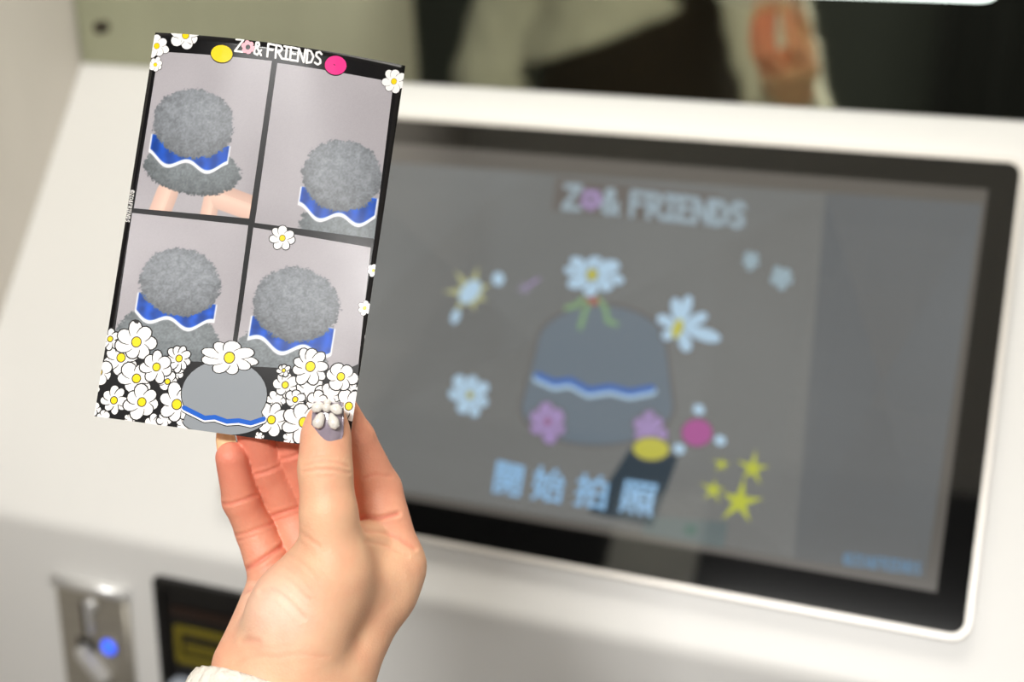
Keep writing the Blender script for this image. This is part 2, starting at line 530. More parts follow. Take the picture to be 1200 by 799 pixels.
F = fl(); daisy(F, 551, 463, 25, 7, .4, MS_white, MS_line, MS_yel, 8, center=.14, lw=2); F.build('display_daisy', disp)
for x, y, r in ((880, 306, 11), (916, 326, 14)):
    F = fl(); daisy(F, x, y, r, 5, .4, screen_mat('display_faint_blue', (150, 172, 182), S), MS_line, None, 8, lw=2); F.build('display_daisy', disp)
for x, y, r in ((642, 494, 24), (760, 503, 21)):
    F = fl(); daisy(F, x, y, r, 6, .5, MS_purple, MS_line, MS_pink if x < 700 else None, 8, center=.12, lw=2); F.build('display_lilac_flower', disp)
F = fl(); F.poly(ell(763, 526, 23, 15, 3), MS_line, 12); F.poly(ell(763, 526, 21, 13, 3), MS_yel, 13); F.build('display_yellow_dot', disp)
F = fl(); F.poly(ell(817, 507, 20, 18, 0), MS_line, 8); F.poly(ell(817, 507, 18, 16), MS_pink, 9); F.build('display_pink_dot', disp)
for x, y in ((819, 480), (844, 516), (796, 526)):
    F = fl(); F.poly(ell(x, y, 8, 7, 30, 5), MS_white, 9); F.build('display_spark', disp)
def star(F, x, y, r, ri, n, a0, m, layer, js=.2):
    rs = random.Random(int(x)); ps = []
    for k in range(2 * n):
        a = a0 + math.pi * k / n; rr = r * (1 + rs.uniform(-js, js)) if k % 2 == 0 else ri
        ps.append((x + rr * math.cos(a), y + rr * math.sin(a)))
    F.poly(ps, m, layer)
for x, y, r in ((846, 544, 10), (882, 549, 18), (836, 574, 14), (867, 588, 25)):
    F = fl(); star(F, x, y, r, r * .33, 5, -1.4, MS_yel2, 8, .25); F.build('display_star', disp)
F = fl(); star(F, 552, 343, 29, 12, 7, .5, screen_mat('display_pale_yellow', (172, 174, 128), S), 8, .3); F.poly(ell(551, 342, 16, 10, -50), MS_white, 9)
F.poly(ell(534, 371, 5, 9, 20), MS_white, 9); F.poly(ell(584, 327, 7, 8), MS_white, 9); F.build('display_burst', disp)
F = fl(); star(F, 615, 338, 10, 4, 5, .4, screen_mat('display_faint_lilac', (136, 130, 150), S), 8); stroke(F, [(617, 336), (631, 327)], 3, MS_purple, 8); F.build('display_spark', disp)
F = fl(); write(F, 'cZO&FRIENDS', (988, 661), (9.6, 1.25), (1.4, -13), .14, 2.2, MS_dtext, 8); F.build('display_credit', disp)['label'] = 'small blue copyright line on the screen'
# start button text
cu = bpy.data.curves.new('text', 'FONT'); cu.body = '開始拍照'; cu.offset = 0.022; cu.resolution_u = 3
to = bpy.data.objects.new('text', cu); col.objects.link(to)
bpy.context.view_layer.update()
me = to.to_mesh()
tv = np.array([v.co[:] for v in me.vertices]); tf = [tuple(p.vertices) for p in me.polygons]
to.to_mesh_clear(); bpy.data.objects.remove(to); bpy.data.curves.remove(cu)
chars = [((582, 538, 616, 546), (576, 577, 610, 583)), ((628, 545, 664, 552), (622, 585, 658, 590)), ((679, 554, 716, 560), (672, 592, 710, 598)), ((732, 561, 772, 567), (724, 599, 764, 606))]
V = []; Fs = []
uvw = np.zeros((len(tv), 2))
for i, v in enumerate(tv):
    k = min(3, max(0, int(v[0]))); fx = min(1, max(0, (v[0] - k - .04) / .92)); fy_ = min(1, max(0, (v[1] + .085) / .925))
    (ax, ay, bx, by), (cx_, cy_, dx_, dy_) = chars[k]
    topp = np.array([ax + (bx - ax) * fx, ay + (by - ay) * fx]); bot = np.array([cx_ + (dx_ - cx_) * fx, cy_ + (dy_ - cy_) * fx])
    uvw[i] = bot + (topp - bot) * fy_
V = surf_screen(uvw, 20e-5)
mesh('display_start_text', V, tf, MS_text, disp)['label'] = 'large pale blue Chinese start text on the screen'

# ------------------------------------------------------------------ coin acceptor and note acceptor on the front
TF = lambda p: np.array([p[0], fy - p[2], p[1]])       # x, z, out
coin = empty('coin_acceptor', (-.108, fy, -.14))
tag(coin, 'brushed steel coin acceptor plate with blue lit button and return lever', 'coin slot')
slab('plate', rounded_rect(-.1425, -.0752, -.205, -.0775, .003), .0002, .004, M_steel, coin, TF, .001)
V, Fs = tube([TF((-.1435, -.0785, .004)), TF((-.074, -.0785, .004))], [.0052, .0052], 14)
mesh('top_lip', V, Fs, M_chrome, coin, True)
V, Fs = tube([TF((-.0768, -.082, .004)), TF((-.0768, -.204, .004))], [.0026, .0026], 10)
mesh('side_lip', V, Fs, M_steel, coin, True)
slab('coin_slot', rounded_rect(-.1195, -.1135, -.124, -.093, .0015), .004, .0046, M_black, coin, TF)
box('slot_guard', (-.1125, -.120, .004), (-.108, -.094, .009), M_chrome, coin, .0016, T=TF)
bm = bmesh.new(); bmesh.ops.create_uvsphere(bm, u_segments=16, v_segments=10, radius=.0058)
for v in bm.verts: v.co = Vector(TF((-.1085 + v.co.x, -.0935 + v.co.y, .0055 + v.co.z * .7)))
from_bm('slot_knob', bm, M_chrome, coin, True)
slab('lever_recess', rounded_rect(-.1265, -.1085, -.1385, -.127, .002), .004, .0045, M_black, coin, TF)
def lever(p):
    a = math.radians(-49); x, y = p[0], p[1]
    return TF((-.1105 + x * math.cos(a) - y * math.sin(a), -.1475 + x * math.sin(a) + y * math.cos(a), p[2]))
slab('return_lever', rounded_rect(-.0185, .0185, -.0052, .0052, .005), .0045, .0125, M_chrome, coin, lever, .002)
M_led = mat('blue_led', (60, 110, 255), .3, var=0, emit=(40, 88, 250), estr=1.3)
bm = bmesh.new(); bmesh.ops.create_uvsphere(bm, u_segments=20, v_segments=12, radius=.0068)
for v in bm.verts: v.co = Vector(TF((-.0952 + v.co.x, -.1292 + v.co.y, .004 + max(v.co.z, 0) * .8)))
from_bm('button', bm, M_led, coin, True)['label'] = 'glowing blue button'
ring('button_ring', [(-.0952 + .0088 * math.cos(t), -.1292 + .0088 * math.sin(t)) for t in np.linspace(0, 2 * np.pi, 24, endpoint=False)],
     [(-.0952 + .0069 * math.cos(t), -.1292 + .0069 * math.sin(t)) for t in np.linspace(0, 2 * np.pi, 24, endpoint=False)], .004, .0058, M_steel, coin, TF)

note = empty('banknote_acceptor', (.01, fy, -.13))
tag(note, 'black banknote acceptor with yellow framed sign beside the coin acceptor', 'note slot')
ring('frame', rounded_rect(-.0475, .062, -.215, -.0565, .003), rounded_rect(-.040, .055, -.208, -.065, .002), .0002, .006, M_black, note, TF)
slab('face_plate', rounded_rect(-.0405, .0555, -.2085, -.0645, .001), .0002, .0028, M_black, note, TF)
M_dbrown = mat('smoked_brown_plastic', (40, 26, 20), .3, var=.1)
slab('upper_slot', rounded_rect(-.034, .05, -.0865, -.079, .001), .003, .005, M_dbrown, note, TF)
M_yel = mat('yellow_print', (108, 97, 18), .5, var=.08, scale=90)
ring('yellow_frame', rounded_rect(-.0335, .046, -.1295, -.0955, .004), rounded_rect(-.0275, .040, -.1225, -.1025, .002), .003, .0036, M_yel, note, TF)
for i, (z0, z1, x1) in enumerate(((-.1155, -.1105, .03), (-.1195, -.117, .036))):
    slab('yellow_print_line', rounded_rect(-.025, x1, z0, z1, .0008), .003, .0034, M_yel, note, TF)
slab('note_tray', rounded_rect(-.036, .05, -.205, -.1425, .003), .003, .016, mat('pale_grey_tray', (164, 172, 184), .35, var=.05), note, TF, .004)

# ------------------------------------------------------------------ the photo print
def cpt(px, py, d): return ray(px, py) * d
C_TL, C_TR, C_BL, C_BR = cpt(182, 38, .532), cpt(475, 77, .532), cpt(110.5, 487.5, .523), cpt(408, 528, .520)
def S_cam(u, v):
    u = np.asarray(u, float)[..., None]; v = np.asarray(v, float)[..., None]
    p = (1 - v) * ((1 - u) * C_BL + u * C_BR) + v * ((1 - u) * C_TL + u * C_TR)
    b = .010 * 4 * u * (1 - u) * np.clip((v - .25) / .75, 0, None) ** 1.5
    return p + b * np.array([0, 0, 1.0])
def px_of(p): return np.stack([CX + F_PX * p[..., 0] / -p[..., 2], CY - F_PX * p[..., 1] / -p[..., 2]], -1)
def uv_of(pts):
    pts = np.asarray(pts, float); uv = np.full(pts.shape, .5); e = 1e-4
    for _ in range(9):
        f0 = px_of(S_cam(uv[:, 0], uv[:, 1])); fu = px_of(S_cam(uv[:, 0] + e, uv[:, 1])); fv = px_of(S_cam(uv[:, 0], uv[:, 1] + e))
        J = np.stack([(fu - f0) / e, (fv - f0) / e], -1); d = np.linalg.solve(J, (pts - f0)[..., None])[..., 0]
        uv += np.clip(d, -.6, .6)
    return uv
def S_world(uv, off):
    uv = np.asarray(uv, float); e = 1e-3
    p = S_cam(uv[:, 0], uv[:, 1]); a = S_cam(uv[:, 0] + e, uv[:, 1]) - p; b = S_cam(uv[:, 0], uv[:, 1] + e) - p
    n = np.cross(a, b); n /= np.linalg.norm(n, axis=1, keepdims=True)
    return to_world(p + n * off)
def surf_print(pts, off): return S_world(np.clip(uv_of(pts), 0, 1), off)

prn = empty('photo_print', tuple(to_world(S_cam(.5, 0.))))
tag(prn, 'glossy black bordered photo print with four pictures and daisies, held up in a hand', 'photo')
def pmat(name, c, rough=.2): return mat('print_' + name, c, rough, var=.0, spec=.35)
MP_black = pmat('black', (22, 21, 22)); MP_white = pmat('white', (244, 241, 238)); MP_yel = pmat('yellow', (246, 212, 30))
MP_pink = pmat('pale_pink', (238, 166, 178)); MP_mag = pmat('magenta', (240, 60, 140)); MP_blue = pmat('blue', (28, 92, 190)); MP_grey = pmat('grey', (140, 145, 150))
MP_back = mat('paper_back', (240, 238, 234), .6, var=.01)
# sheet with a front and a back
nu, nv = 48, 64
uu, vv = np.meshgrid(np.linspace(0, 1, nu + 1), np.linspace(0, 1, nv + 1))
g = np.stack([uu.ravel(), vv.ravel()], 1)
Vf = S_world(g, 0); Vb = S_world(g, -.0003); n0 = len(Vf)
Fs = []; mi = []
for j in range(nv):
    for i in range(nu):
        a = j * (nu + 1) + i; b = a + 1; c = b + nu + 1; d = a + nu + 1
        Fs.append((a, b, c, d)); mi.append(0)
        Fs.append((n0 + a, n0 + d, n0 + c, n0 + b)); mi.append(1)
edge = [i for i in range(nu + 1)] + [j * (nu + 1) + nu for j in range(1, nv + 1)] + [nv * (nu + 1) + i for i in range(nu - 1, -1, -1)] + [j * (nu + 1) for j in range(nv - 1, 0, -1)]
for k in range(len(edge)):
    a, b = edge[k], edge[(k + 1) % len(edge)]
    Fs.append((b, a, n0 + a, n0 + b)); mi.append(1)
mesh('paper_sheet', np.vstack([Vf, Vb]), Fs, [MP_black, MP_back], prn, True, mi)

def vnoise(shape, cell, seed):
    r = np.random.default_rng(seed); h, w_ = shape
    gh, gw = int(h / cell) + 3, int(w_ / cell) + 3
    G = r.random((gh, gw)); y = np.arange(h) / cell; x = np.arange(w_) / cell
    y0 = y.astype(int); x0 = x.astype(int); fy2 = (y - y0)[:, None]; fx2 = (x - x0)[None]
    fy2 = fy2 * fy2 * (3 - 2 * fy2); fx2 = fx2 * fx2 * (3 - 2 * fx2)
    return (G[y0][:, x0] * (1 - fy2) * (1 - fx2) + G[y0 + 1][:, x0] * fy2 * (1 - fx2) + G[y0][:, x0 + 1] * (1 - fy2) * fx2 + G[y0 + 1][:, x0 + 1] * fy2 * fx2)

mpv = bpy.data.materials.new('printed_photograph'); mpv.use_nodes = True
nt = mpv.node_tree; b_ = nt.nodes['Principled BSDF']; at_ = nt.nodes.new('ShaderNodeAttribute'); at_.attribute_name = 'ink'
nt.links.new(at_.outputs['Color'], b_.inputs['Base Color']); b_.inputs['Roughness'].default_value = .2; b_.inputs['Specular IOR Level'].default_value = .35

def sm(x, a, b):
    t = np.clip((x - a) / (b - a), 0, 1); return t * t * (3 - 2 * t)

def photo_panel(quad, cush, seed, hands=None, name='photo_panel'):
    """picture of a plain grey plush cushion with a blue cloth against a grey backdrop"""
    nx, ny = 170, 220
    q = uv_of(np.array(quad, float))          # TL TR BR BL
    s, t = np.meshgrid(np.linspace(0, 1, nx + 1), np.linspace(0, 1, ny + 1))
    s = s[..., None]; t = t[..., None]
    uv = (1 - t) * ((1 - s) * q[3] + s * q[2]) + t * ((1 - s) * q[0] + s * q[1])
    uvf = np.clip(uv.reshape(-1, 2), 0, 1)
    P = px_of(S_cam(uvf[:, 0], uvf[:, 1])).reshape(ny + 1, nx + 1, 2)
    X, Y = P[..., 0], P[..., 1]
    sh = X.shape
    fine = vnoise(sh, 2.2, seed); med = vnoise(sh, 7, seed + 1); big = vnoise(sh, 45, seed + 2); spk = np.random.default_rng(seed).random(sh)
    C = np.zeros(sh + (3,)); base = np.array([170, 165, 169.])
    C[:] = base; S_ = s[..., 0]; T_ = t[..., 0]
    C += (8 * (T_ - .5) + 8 * (big - .5) - 10 * sm(S_, .8, 1.0) * (1 - T_))[..., None]
    C += ((spk - .5) * 5)[..., None]
    hx, hy, hr, hs, bx, by, brx, bry = cush
    ca, sa = math.cos(math.radians(9)), math.sin(math.radians(9))
    def ed(cx, cy, rx, ry):
        x = X - cx; y = Y - cy; u = x * ca + y * sa; v = -x * sa + y * ca
        return np.hypot(u / rx, v / ry), u / rx, v / ry
    fz_ = (fine - .5) * .09 + (med - .5) * .07
    if hands is not None:
        for (x0, y0, x1, y1, wd) in hands:
            d = np.array([x1 - x0, y1 - y0], float); L = np.linalg.norm(d); d /= L
            along = (X - x0) * d[0] + (Y - y0) * d[1]; ac = np.clip(along, 0, L); dist = np.hypot(X - x0 - ac * d[0], Y - y0 - ac * d[1])
            m = 1 - sm(dist, wd - 1.0, wd + .6)
            side = ((X - x0) * -d[1] + (Y - y0) * d[0]) / wd
            cc = np.array([236, 196, 178.]) * (1 - .12 * np.abs(side)[..., None] - .06 * (side[..., None] > .3))
            C = C * (1 - m[..., None]) + cc * m[..., None]
    def plush(rr, u, v, tone):
        m = 1 - sm(rr + fz_, .96, 1.03)
        shade = 1.0 - .10 * v - .14 * np.clip(rr, 0, 1) ** 3 + (fine - .5) * .17 + (med - .5) * .13
        cc = np.array(tone, float) * shade[..., None]
        return m[..., None], cc
    rr, u, v = ed(bx, by, brx, bry)
    m, cc = plush(rr, u, v, (118, 124, 127)); C = C * (1 - m) + cc * m
    # blue cloth with a white hem, wavy
    rr0, u0, v0 = ed(hx, hy, hr, hs)
    bot = 1.16 + .13 * np.sin(u0 * 6.2 + seed) - .15 * u0 * u0
    cloth = (1 - sm(np.abs(u0), .93, .97)) * (1 - sm(v0, bot - .03, bot + .03)) * sm(v0, .45, .5)
    hem = (1 - sm(np.abs(u0), .96, 1.0)) * (1 - sm(v0, bot + .08, bot + .13)) * sm(v0, .45, .5)
    C = C * (1 - hem[..., None]) + np.array([238, 238, 242.]) * hem[..., None]
    bl = np.array([26, 74, 168.]) * (1 + .25 * np.sin(u0 * 17) * .5 + (med - .5) * .2)[..., None]
    C = C * (1 - cloth[..., None]) + bl * cloth[..., None]
    m, cc = plush(rr0, u0, v0, (136, 140, 145)); C = C * (1 - m) + cc * m
    V = S_world(uvf, .00008)
    idx = np.arange((nx + 1) * (ny + 1)).reshape(ny + 1, nx + 1)
    quads = np.stack([idx[:-1, :-1], idx[:-1, 1:], idx[1:, 1:], idx[1:, :-1]], -1).reshape(-1, 4)
    me = bpy.data.meshes.new(name)
    me.vertices.add(len(V)); me.vertices.foreach_set('co', V.astype(np.float32).ravel())
    me.loops.add(quads.size); me.loops.foreach_set('vertex_index', quads.astype(np.int32).ravel())
    me.polygons.add(len(quads)); me.polygons.foreach_set('loop_start', np.arange(0, quads.size, 4, dtype=np.int32))
    me.update(calc_edges=True)
    at = me.attributes.new('ink', 'FLOAT_COLOR', 'POINT')
    L = lin(np.clip(C, 0, 255)).reshape(-1, 3); at.data.foreach_set('color', np.hstack([L, np.ones((len(L), 1))]).astype(np.float32).ravel())
    me.materials.append(mpv)
    return link(name, me, prn)

photo_panel([(186, 60.7), (318.7, 71.4), (292, 256), (157, 244)], (227, 145, 48, 41, 226, 198, 58, 30), 11, [(186, 252, 196, 226, 13), (242, 262, 250, 226, 10), (300, 246, 262, 232, 15)])
photo_panel([(325, 73.7), (461, 96.5), (438.5, 279.8), (298.6, 261)], (401, 206, 47, 42, 405, 272, 56, 34), 23)
photo_panel([(155, 249.5), (291, 264), (269, 425), (130, 420)], (211, 331, 48, 40, 197, 400, 62, 42), 37)
photo_panel([(297, 266.5), (434.6, 290), (419, 436), (274, 428)], (347, 357, 51, 44, 325, 428, 58, 46), 53)

layer_no = [4]; placed = []
def fp(): return Flat(surf_print, 2.5e-6)
def pd(x, y, r, n=7, a0=None, center=.22, sq=1.0, sqa=0., eye=True, outline=MP_black, lw=1.5, big=False, wf=1.06):
    F = fp(); base_l = layer_no[0]
    for (qx, qy, qr, ql) in placed:
        if math.hypot(qx - x, qy - y) < qr + r + 4: base_l = max(base_l, ql)
    t_ = daisy(F, x, y, r, n, random.uniform(0, 1) if a0 is None else a0, MP_white, outline, MP_yel if eye else None, base_l, sq, sqa, lw, center, wf)
    placed.append((x, y, r * 1.15, t_))
    return F.build('printed_daisy', prn, .00012)
# black ground of the daisy field
F = fp(); F.poly([(126.5, 384), (132, 374), (150, 400), (200, 432), (272, 430), (330, 436), (380, 432), (424, 408), (408, 528), (110, 487)], MP_black, 1)
Fb = F
# field polygon is big, so build it as a fine strip grid instead
F = fp()
topl = [(127, 392), (140, 402), (165, 418), (190, 430), (220, 432), (262, 432), (300, 436), (330, 436), (360, 440), (390, 440), (421, 426)]
for i in range(len(topl) - 1):
    a, b2 = topl[i], topl[i + 1]
    t0, t1 = i / (len(topl) - 1), (i + 1) / (len(topl) - 1)
    A0 = (109.5 + 299 * t0, 486 + 43 * t0); A1 = (109.5 + 299 * t1, 486 + 43 * t1)
    for k in range(6):
        f0, f1 = k / 6, (k + 1) / 6
        L_ = lambda p, q_, f: (p[0] + (q_[0] - p[0]) * f, p[1] + (q_[1] - p[1]) * f)
        F.poly([L_(a, A0, f0), L_(b2, A1, f0), L_(b2, A1, f1), L_(a, A0, f1)], MP_black, 0)
F.build('printed_black_ground', prn, .00012)
# back rows first
for x, y, r, n, eye in ((110, 478, 8, 5, 0), (108, 455, 8, 6, 0), (122, 488, 8, 5, 0), (152, 491, 6, 5, 0), (180, 497, 11, 6, 0), (193, 491, 9, 5, 0), (216, 498, 9, 5, 0), (205, 436, 11, 6, 0),
        (364, 456, 19, 8, 0), (385, 463, 15, 6, 0), (324, 469, 11, 6, 0), (414, 455, 6, 5, 0), (401, 501, 8, 5, 0), (406, 516, 8, 5, 0), (340, 512, 9, 6, 0), (304, 511, 5, 5, 0), (372, 470, 13, 6, 0), (416, 464, 6, 5, 0),
        (142, 419, 20, 6, 1), (116, 436, 16, 6, 1), (160, 443.4, 20, 6, 1), (196.4, 447, 12, 6, 1), (207.3, 473.8, 23, 7, 1), (210, 420, 15, 9, 1), (129.3, 397.2, 12, 8, 1), (160, 400.7, 23, 7, 1), (183.6, 430, 18, 7, 1), (133.7, 469, 16, 8, 1), (166.4, 471, 20, 7, 1),
        (334.3, 451, 15, 7, 1), (346, 468, 12, 6, 1), (332.6, 434, 7.5, 7, 1), (318.2, 491.8, 19, 7, 1), (356, 494.8, 23, 7, 1), (408.8, 475.9, 18, 6, 1), (399.5, 441.3, 18, 6, 1), (363.8, 429.4, 23, 9, 1)):
    pd(x, y, r, n, eye=bool(eye))
# plain grey oval with a blue band, where the drawn figure sat
layer_no[0] = max(p[3] for p in placed) + 2
F = fp()
oval = np.array(arc(263, 462, 50, 40, 150, 390, 24) + arc(262, 492, 48, 18, 10, 170, 14))
F.poly((oval - [263, 470]) * 1.022 + [263, 470], MP_black, layer_no[0]); F.poly(oval, MP_grey, layer_no[0] + 1)
F.build('printed_grey_cushion', prn, .00012)
layer_no[0] += 8
F = fp(); band = [(216, 478), (226, 483), (240, 490), (252, 489), (266, 494), (280, 493), (294, 496), (309, 491)]
stroke(F, np.array(band) + [0, 1.5], 8.5, MP_black, layer_no[0]); stroke(F, np.array(band) + [0, 1], 7.3, MP_white, layer_no[0] + 1); stroke(F, np.array(band) - [0, .2], 5.6, MP_blue, layer_no[0] + 2)
F.build('printed_blue_band', prn, .00012); layer_no[0] += 4
pd(269, 419, 33, 9, .1, .17, .62, .12, lw=1.6)
# daisies on the border
layer_no[0] = 30; placed.clear()
for x, y, r, n, lw in ((217.8, 41.5, 17, 6, .8), (184, 54, 14, 7, .5), (182.4, 76, 9, 7, .4), (461.5, 95.5, 14, 7, .5), (331, 279, 14, 7, 1.0), (437.5, 317, 7, 6, .4), (427.5, 361, 8.5, 6, .5), (430, 395, 3, 5, .3)):
    pd(x, y, r, n, lw=lw)
F = fp(); wpos = write(F, 'ZO& FRIENDS', (275.2, 60.2), (12.2, 1.95), (1.4, -15.0), .10, 2.4, MP_white, 6, skip=(1,))
F.build('printed_title', prn, .00016)['label'] = 'white hand lettered title on the black border'
F = fp(); x, y = wpos[1]
daisy(F, x - .4, y + .2, 8.2, 6, .3, MP_pink, None, MP_black, 14, center=.34, wf=1.15, jit=.03)
F.build('printed_pink_flower', prn, .00020)
F = fp(); F.poly(ell(260, 63.5, 13.5, 11, 6), MP_black, 8); F.poly(ell(260, 63, 12.7, 10.2, 6), MP_yel, 9); F.build('printed_yellow_dot', prn, .00012)
F = fp(); F.poly(ell(393, 77, 13.5, 12, 6), MP_black, 8); F.poly(ell(393.3, 76.5, 12.8, 11.2, 6), MP_mag, 9); F.build('printed_pink_dot', prn, .00012)
F = fp(); write(F, 'cZO&FRIENDS', (153.4, 222.5), (-.60, 3.66), (4.3, .7), .22, .62, MP_white, 6); F.build('printed_credit', prn, .00012)['label'] = 'tiny white copyright line along the left border'

# ------------------------------------------------------------------ the person: hand built as a distance field
def P(px, py, dz):                      # camera axes, metres; dz in mm behind the print
    return ray(px, py) * (.521 + dz / 1000.)
def cap(G, A, B, ra, rb):
    A = np.asarray(A); B = np.asarray(B); ba = B - A
    pa = G - A; t = np.clip((pa @ ba) / (ba @ ba), 0, 1)
    return np.linalg.norm(pa - t[..., None] * ba, axis=-1) - (ra + (rb - ra) * t)
def smin(a, b, k):
    h = np.clip(.5 + .5 * (b - a) / k, 0, 1); return b * (1 - h) + a * h - k * h * (1 - h)

def nets(D, org, h):
    """surface nets on a regular grid"""
    s = D < 0
    nx, ny, nz = D.shape
    c = np.zeros((nx - 1, ny - 1, nz - 1), np.int8)
    for i in (0, 1):
        for j in (0, 1):
            for k in (0, 1):
                c += s[i:nx - 1 + i, j:ny - 1 + j, k:nz - 1 + k]
    act = (c > 0) & (c < 8)
    ids = -np.ones(act.shape, np.int64); I = np.argwhere(act); ids[act] = np.arange(len(I))
    acc = np.zeros((len(I), 3)); cnt = np.zeros(len(I))
    offs = [(0, 0, 0), (1, 0, 0), (0, 1, 0), (1, 1, 0), (0, 0, 1), (1, 0, 1), (0, 1, 1), (1, 1, 1)]
    vals = {o: D[I[:, 0] + o[0], I[:, 1] + o[1], I[:, 2] + o[2]] for o in offs}
    for a in offs:
        for ax in range(3):
            if a[ax] == 0:
                b = list(a); b[ax] = 1; b = tuple(b)
                va, vb = vals[a], vals[b]; m = (va < 0) != (vb < 0)
                t = np.where(m, va / np.where(m, va - vb, 1), 0)
                p = np.array(a, float)[None] + t[:, None] * (np.array(b, float) - np.array(a, float))
                acc[m] += p[m]; cnt[m] += 1
    V = org + h * (I + acc / cnt[:, None])
    Q = []
    for ax in range(3):
        o1, o2 = (ax + 1) % 3, (ax + 2) % 3
        sl0 = [slice(None)] * 3; sl1 = [slice(None)] * 3
        sl0[ax] = slice(0, -1); sl1[ax] = slice(1, None)
        e = s[tuple(sl0)] != s[tuple(sl1)]
        E = np.argwhere(e)
        E = E[(E[:, o1] > 0) & (E[:, o2] > 0) & (E[:, o1] < D.shape[o1] - 1) & (E[:, o2] < D.shape[o2] - 1)]
        inside = s[E[:, 0], E[:, 1], E[:, 2]]
        def idc(d1, d2):
            J = E.copy(); J[:, o1] += d1; J[:, o2] += d2; return ids[J[:, 0], J[:, 1], J[:, 2]]
        q = np.stack([idc(-1, -1), idc(0, -1), idc(0, 0), idc(-1, 0)], 1)
        q[~inside] = q[~inside][:, ::-1]
        Q.append(q)
    Q = np.vstack(Q); Q = Q[(Q >= 0).all(1)]
    return V, Q

mm = 1e-3
FING = {
 'index': [(P(461, 662, 20), P(443, 574, 26), 12.2, 9.9), (P(443, 574, 26), P(416, 514, 17), 9.7, 8.2), (P(416, 514, 17), P(394, 470, 9.5), 8.0, 6.8)],
 'middle': [(P(418, 668, 28), P(366, 585, 36), 11, 9.2), (P(366, 585, 36), P(346, 528, 22), 9, 8.2), (P(346, 528, 22), P(338, 475, 9), 8, 6.8)],
 'ring': [(P(374, 684, 28), P(338, 602, 34), 10.6, 9.0), (P(338, 602, 34), P(312, 548, 22), 8.8, 8.1), (P(312, 548, 22), P(293, 490, 9), 8.1, 7.2)],
 'pinky': [(P(330, 704, 22), P(299, 622, 25), 10.5, 8.0), (P(299, 622, 25), P(282, 586, 19), 7.9, 7.4), (P(282, 586, 19), P(271, 536, 10), 7.4, 6.4)],
}
ELBOW = np.array([-.17, -.33, -.40])
WR = P(350, 790, 0)
axd = (ELBOW - WR) / np.linalg.norm(ELBOW - WR)
side = np.cross(axd, [0, 0, 1.0]); side /= np.linalg.norm(side)
PALM = [(P(400, 775, 6), P(462, 662, 20), 15, 12.3), (P(375, 778, 8), P(418, 668, 28), 15, 12), (P(350, 780, 8), P(374, 684, 28), 15, 11.5),
        (P(322, 782, 6), P(328, 706, 22), 15, 11), (P(291, 778, 4), P(312, 712, 18), 14, 11),
        (P(400, 700, 2), P(452, 690, 14), 13, 12),
        (WR + side * .008, ELBOW + side * .014, 20, 30), (WR - side * .008, ELBOW - side * .014, 20, 30)]
THUMB = [(P(352, 772, -6), P(390, 668, -11), 19, 13.5), (P(344, 722, -6), P(364, 668, -6), 16.5, 11), (P(322, 758, 0), P(340, 705, -6), 15, 14), (P(398, 690, -6), P(450, 672, 12), 12, 10.5), (P(398, 640, -4), P(440, 634, 18), 9, 9),
         (P(390, 668, -11), P(385, 600, -14), 11.6, 9.2), (P(385, 600, -14), P(381, 548, -13), 9.2, 8.6), (P(381, 548, -13), P(382, 508, -9.3), 8.5, 7.4), (P(382, 508, -9.3), P(383, 490, -8), 7.4, 6.2)]
H = .00075
lo = np.array([P(225, 870, 0)[0] - .012, P(400, 872, 0)[1], -.521 - .060]); hi = np.array([P(520, 600, 0)[0] + .004, P(400, 452, 0)[1], -.521 + .058])
gx = np.arange(lo[0], hi[0], H); gy = np.arange(lo[1], hi[1], H); gz = np.arange(lo[2], hi[2], H)
def fields(G):
    palm = None
    for A, B, a, b in PALM:
        d = cap(G, A, B, a * mm, b * mm); palm = d if palm is None else smin(palm, d, .009)
    th = None
    for A, B, a, b in THUMB:
        d = cap(G, A, B, a * mm, b * mm); th = d if th is None else smin(th, d, .009)
    fs = {}
    for nme, segs in FING.items():
        d = None
        for A, B, a, b in segs:
            e = cap(G, A, B, a * mm, b * mm); d = e if d is None else smin(d, e, .002)
        fs[nme] = d
    return palm, th, fs
def hand_field(G):
    palm, th, fs = fields(G)
    D = smin(palm, th, .004)
    for d in fs.values(): D = np.minimum(D, smin(palm, d, .005))
    return D
def sample(fn, lo, hi, h, step=4):
    """distance field on a grid, evaluated exactly only near the surface"""
    n = [int((hi[i] - lo[i]) / h / step) + 1 for i in range(3)]
    ax = [lo[i] + h * step * (np.arange(n[i]) + .5 - .5 / step) for i in range(3)]
    Cc = fn(np.stack(np.meshgrid(*ax, indexing='ij'), -1))
    D = np.repeat(np.repeat(np.repeat(Cc, step, 0), step, 1), step, 2)
    I = np.argwhere(np.abs(D) < h * step * 1.6 + .0012)
    D[I[:, 0], I[:, 1], I[:, 2]] = fn(np.asarray(lo) + I * h)
    return D
hv, hq = nets(sample(hand_field, lo, hi, H), lo, H)
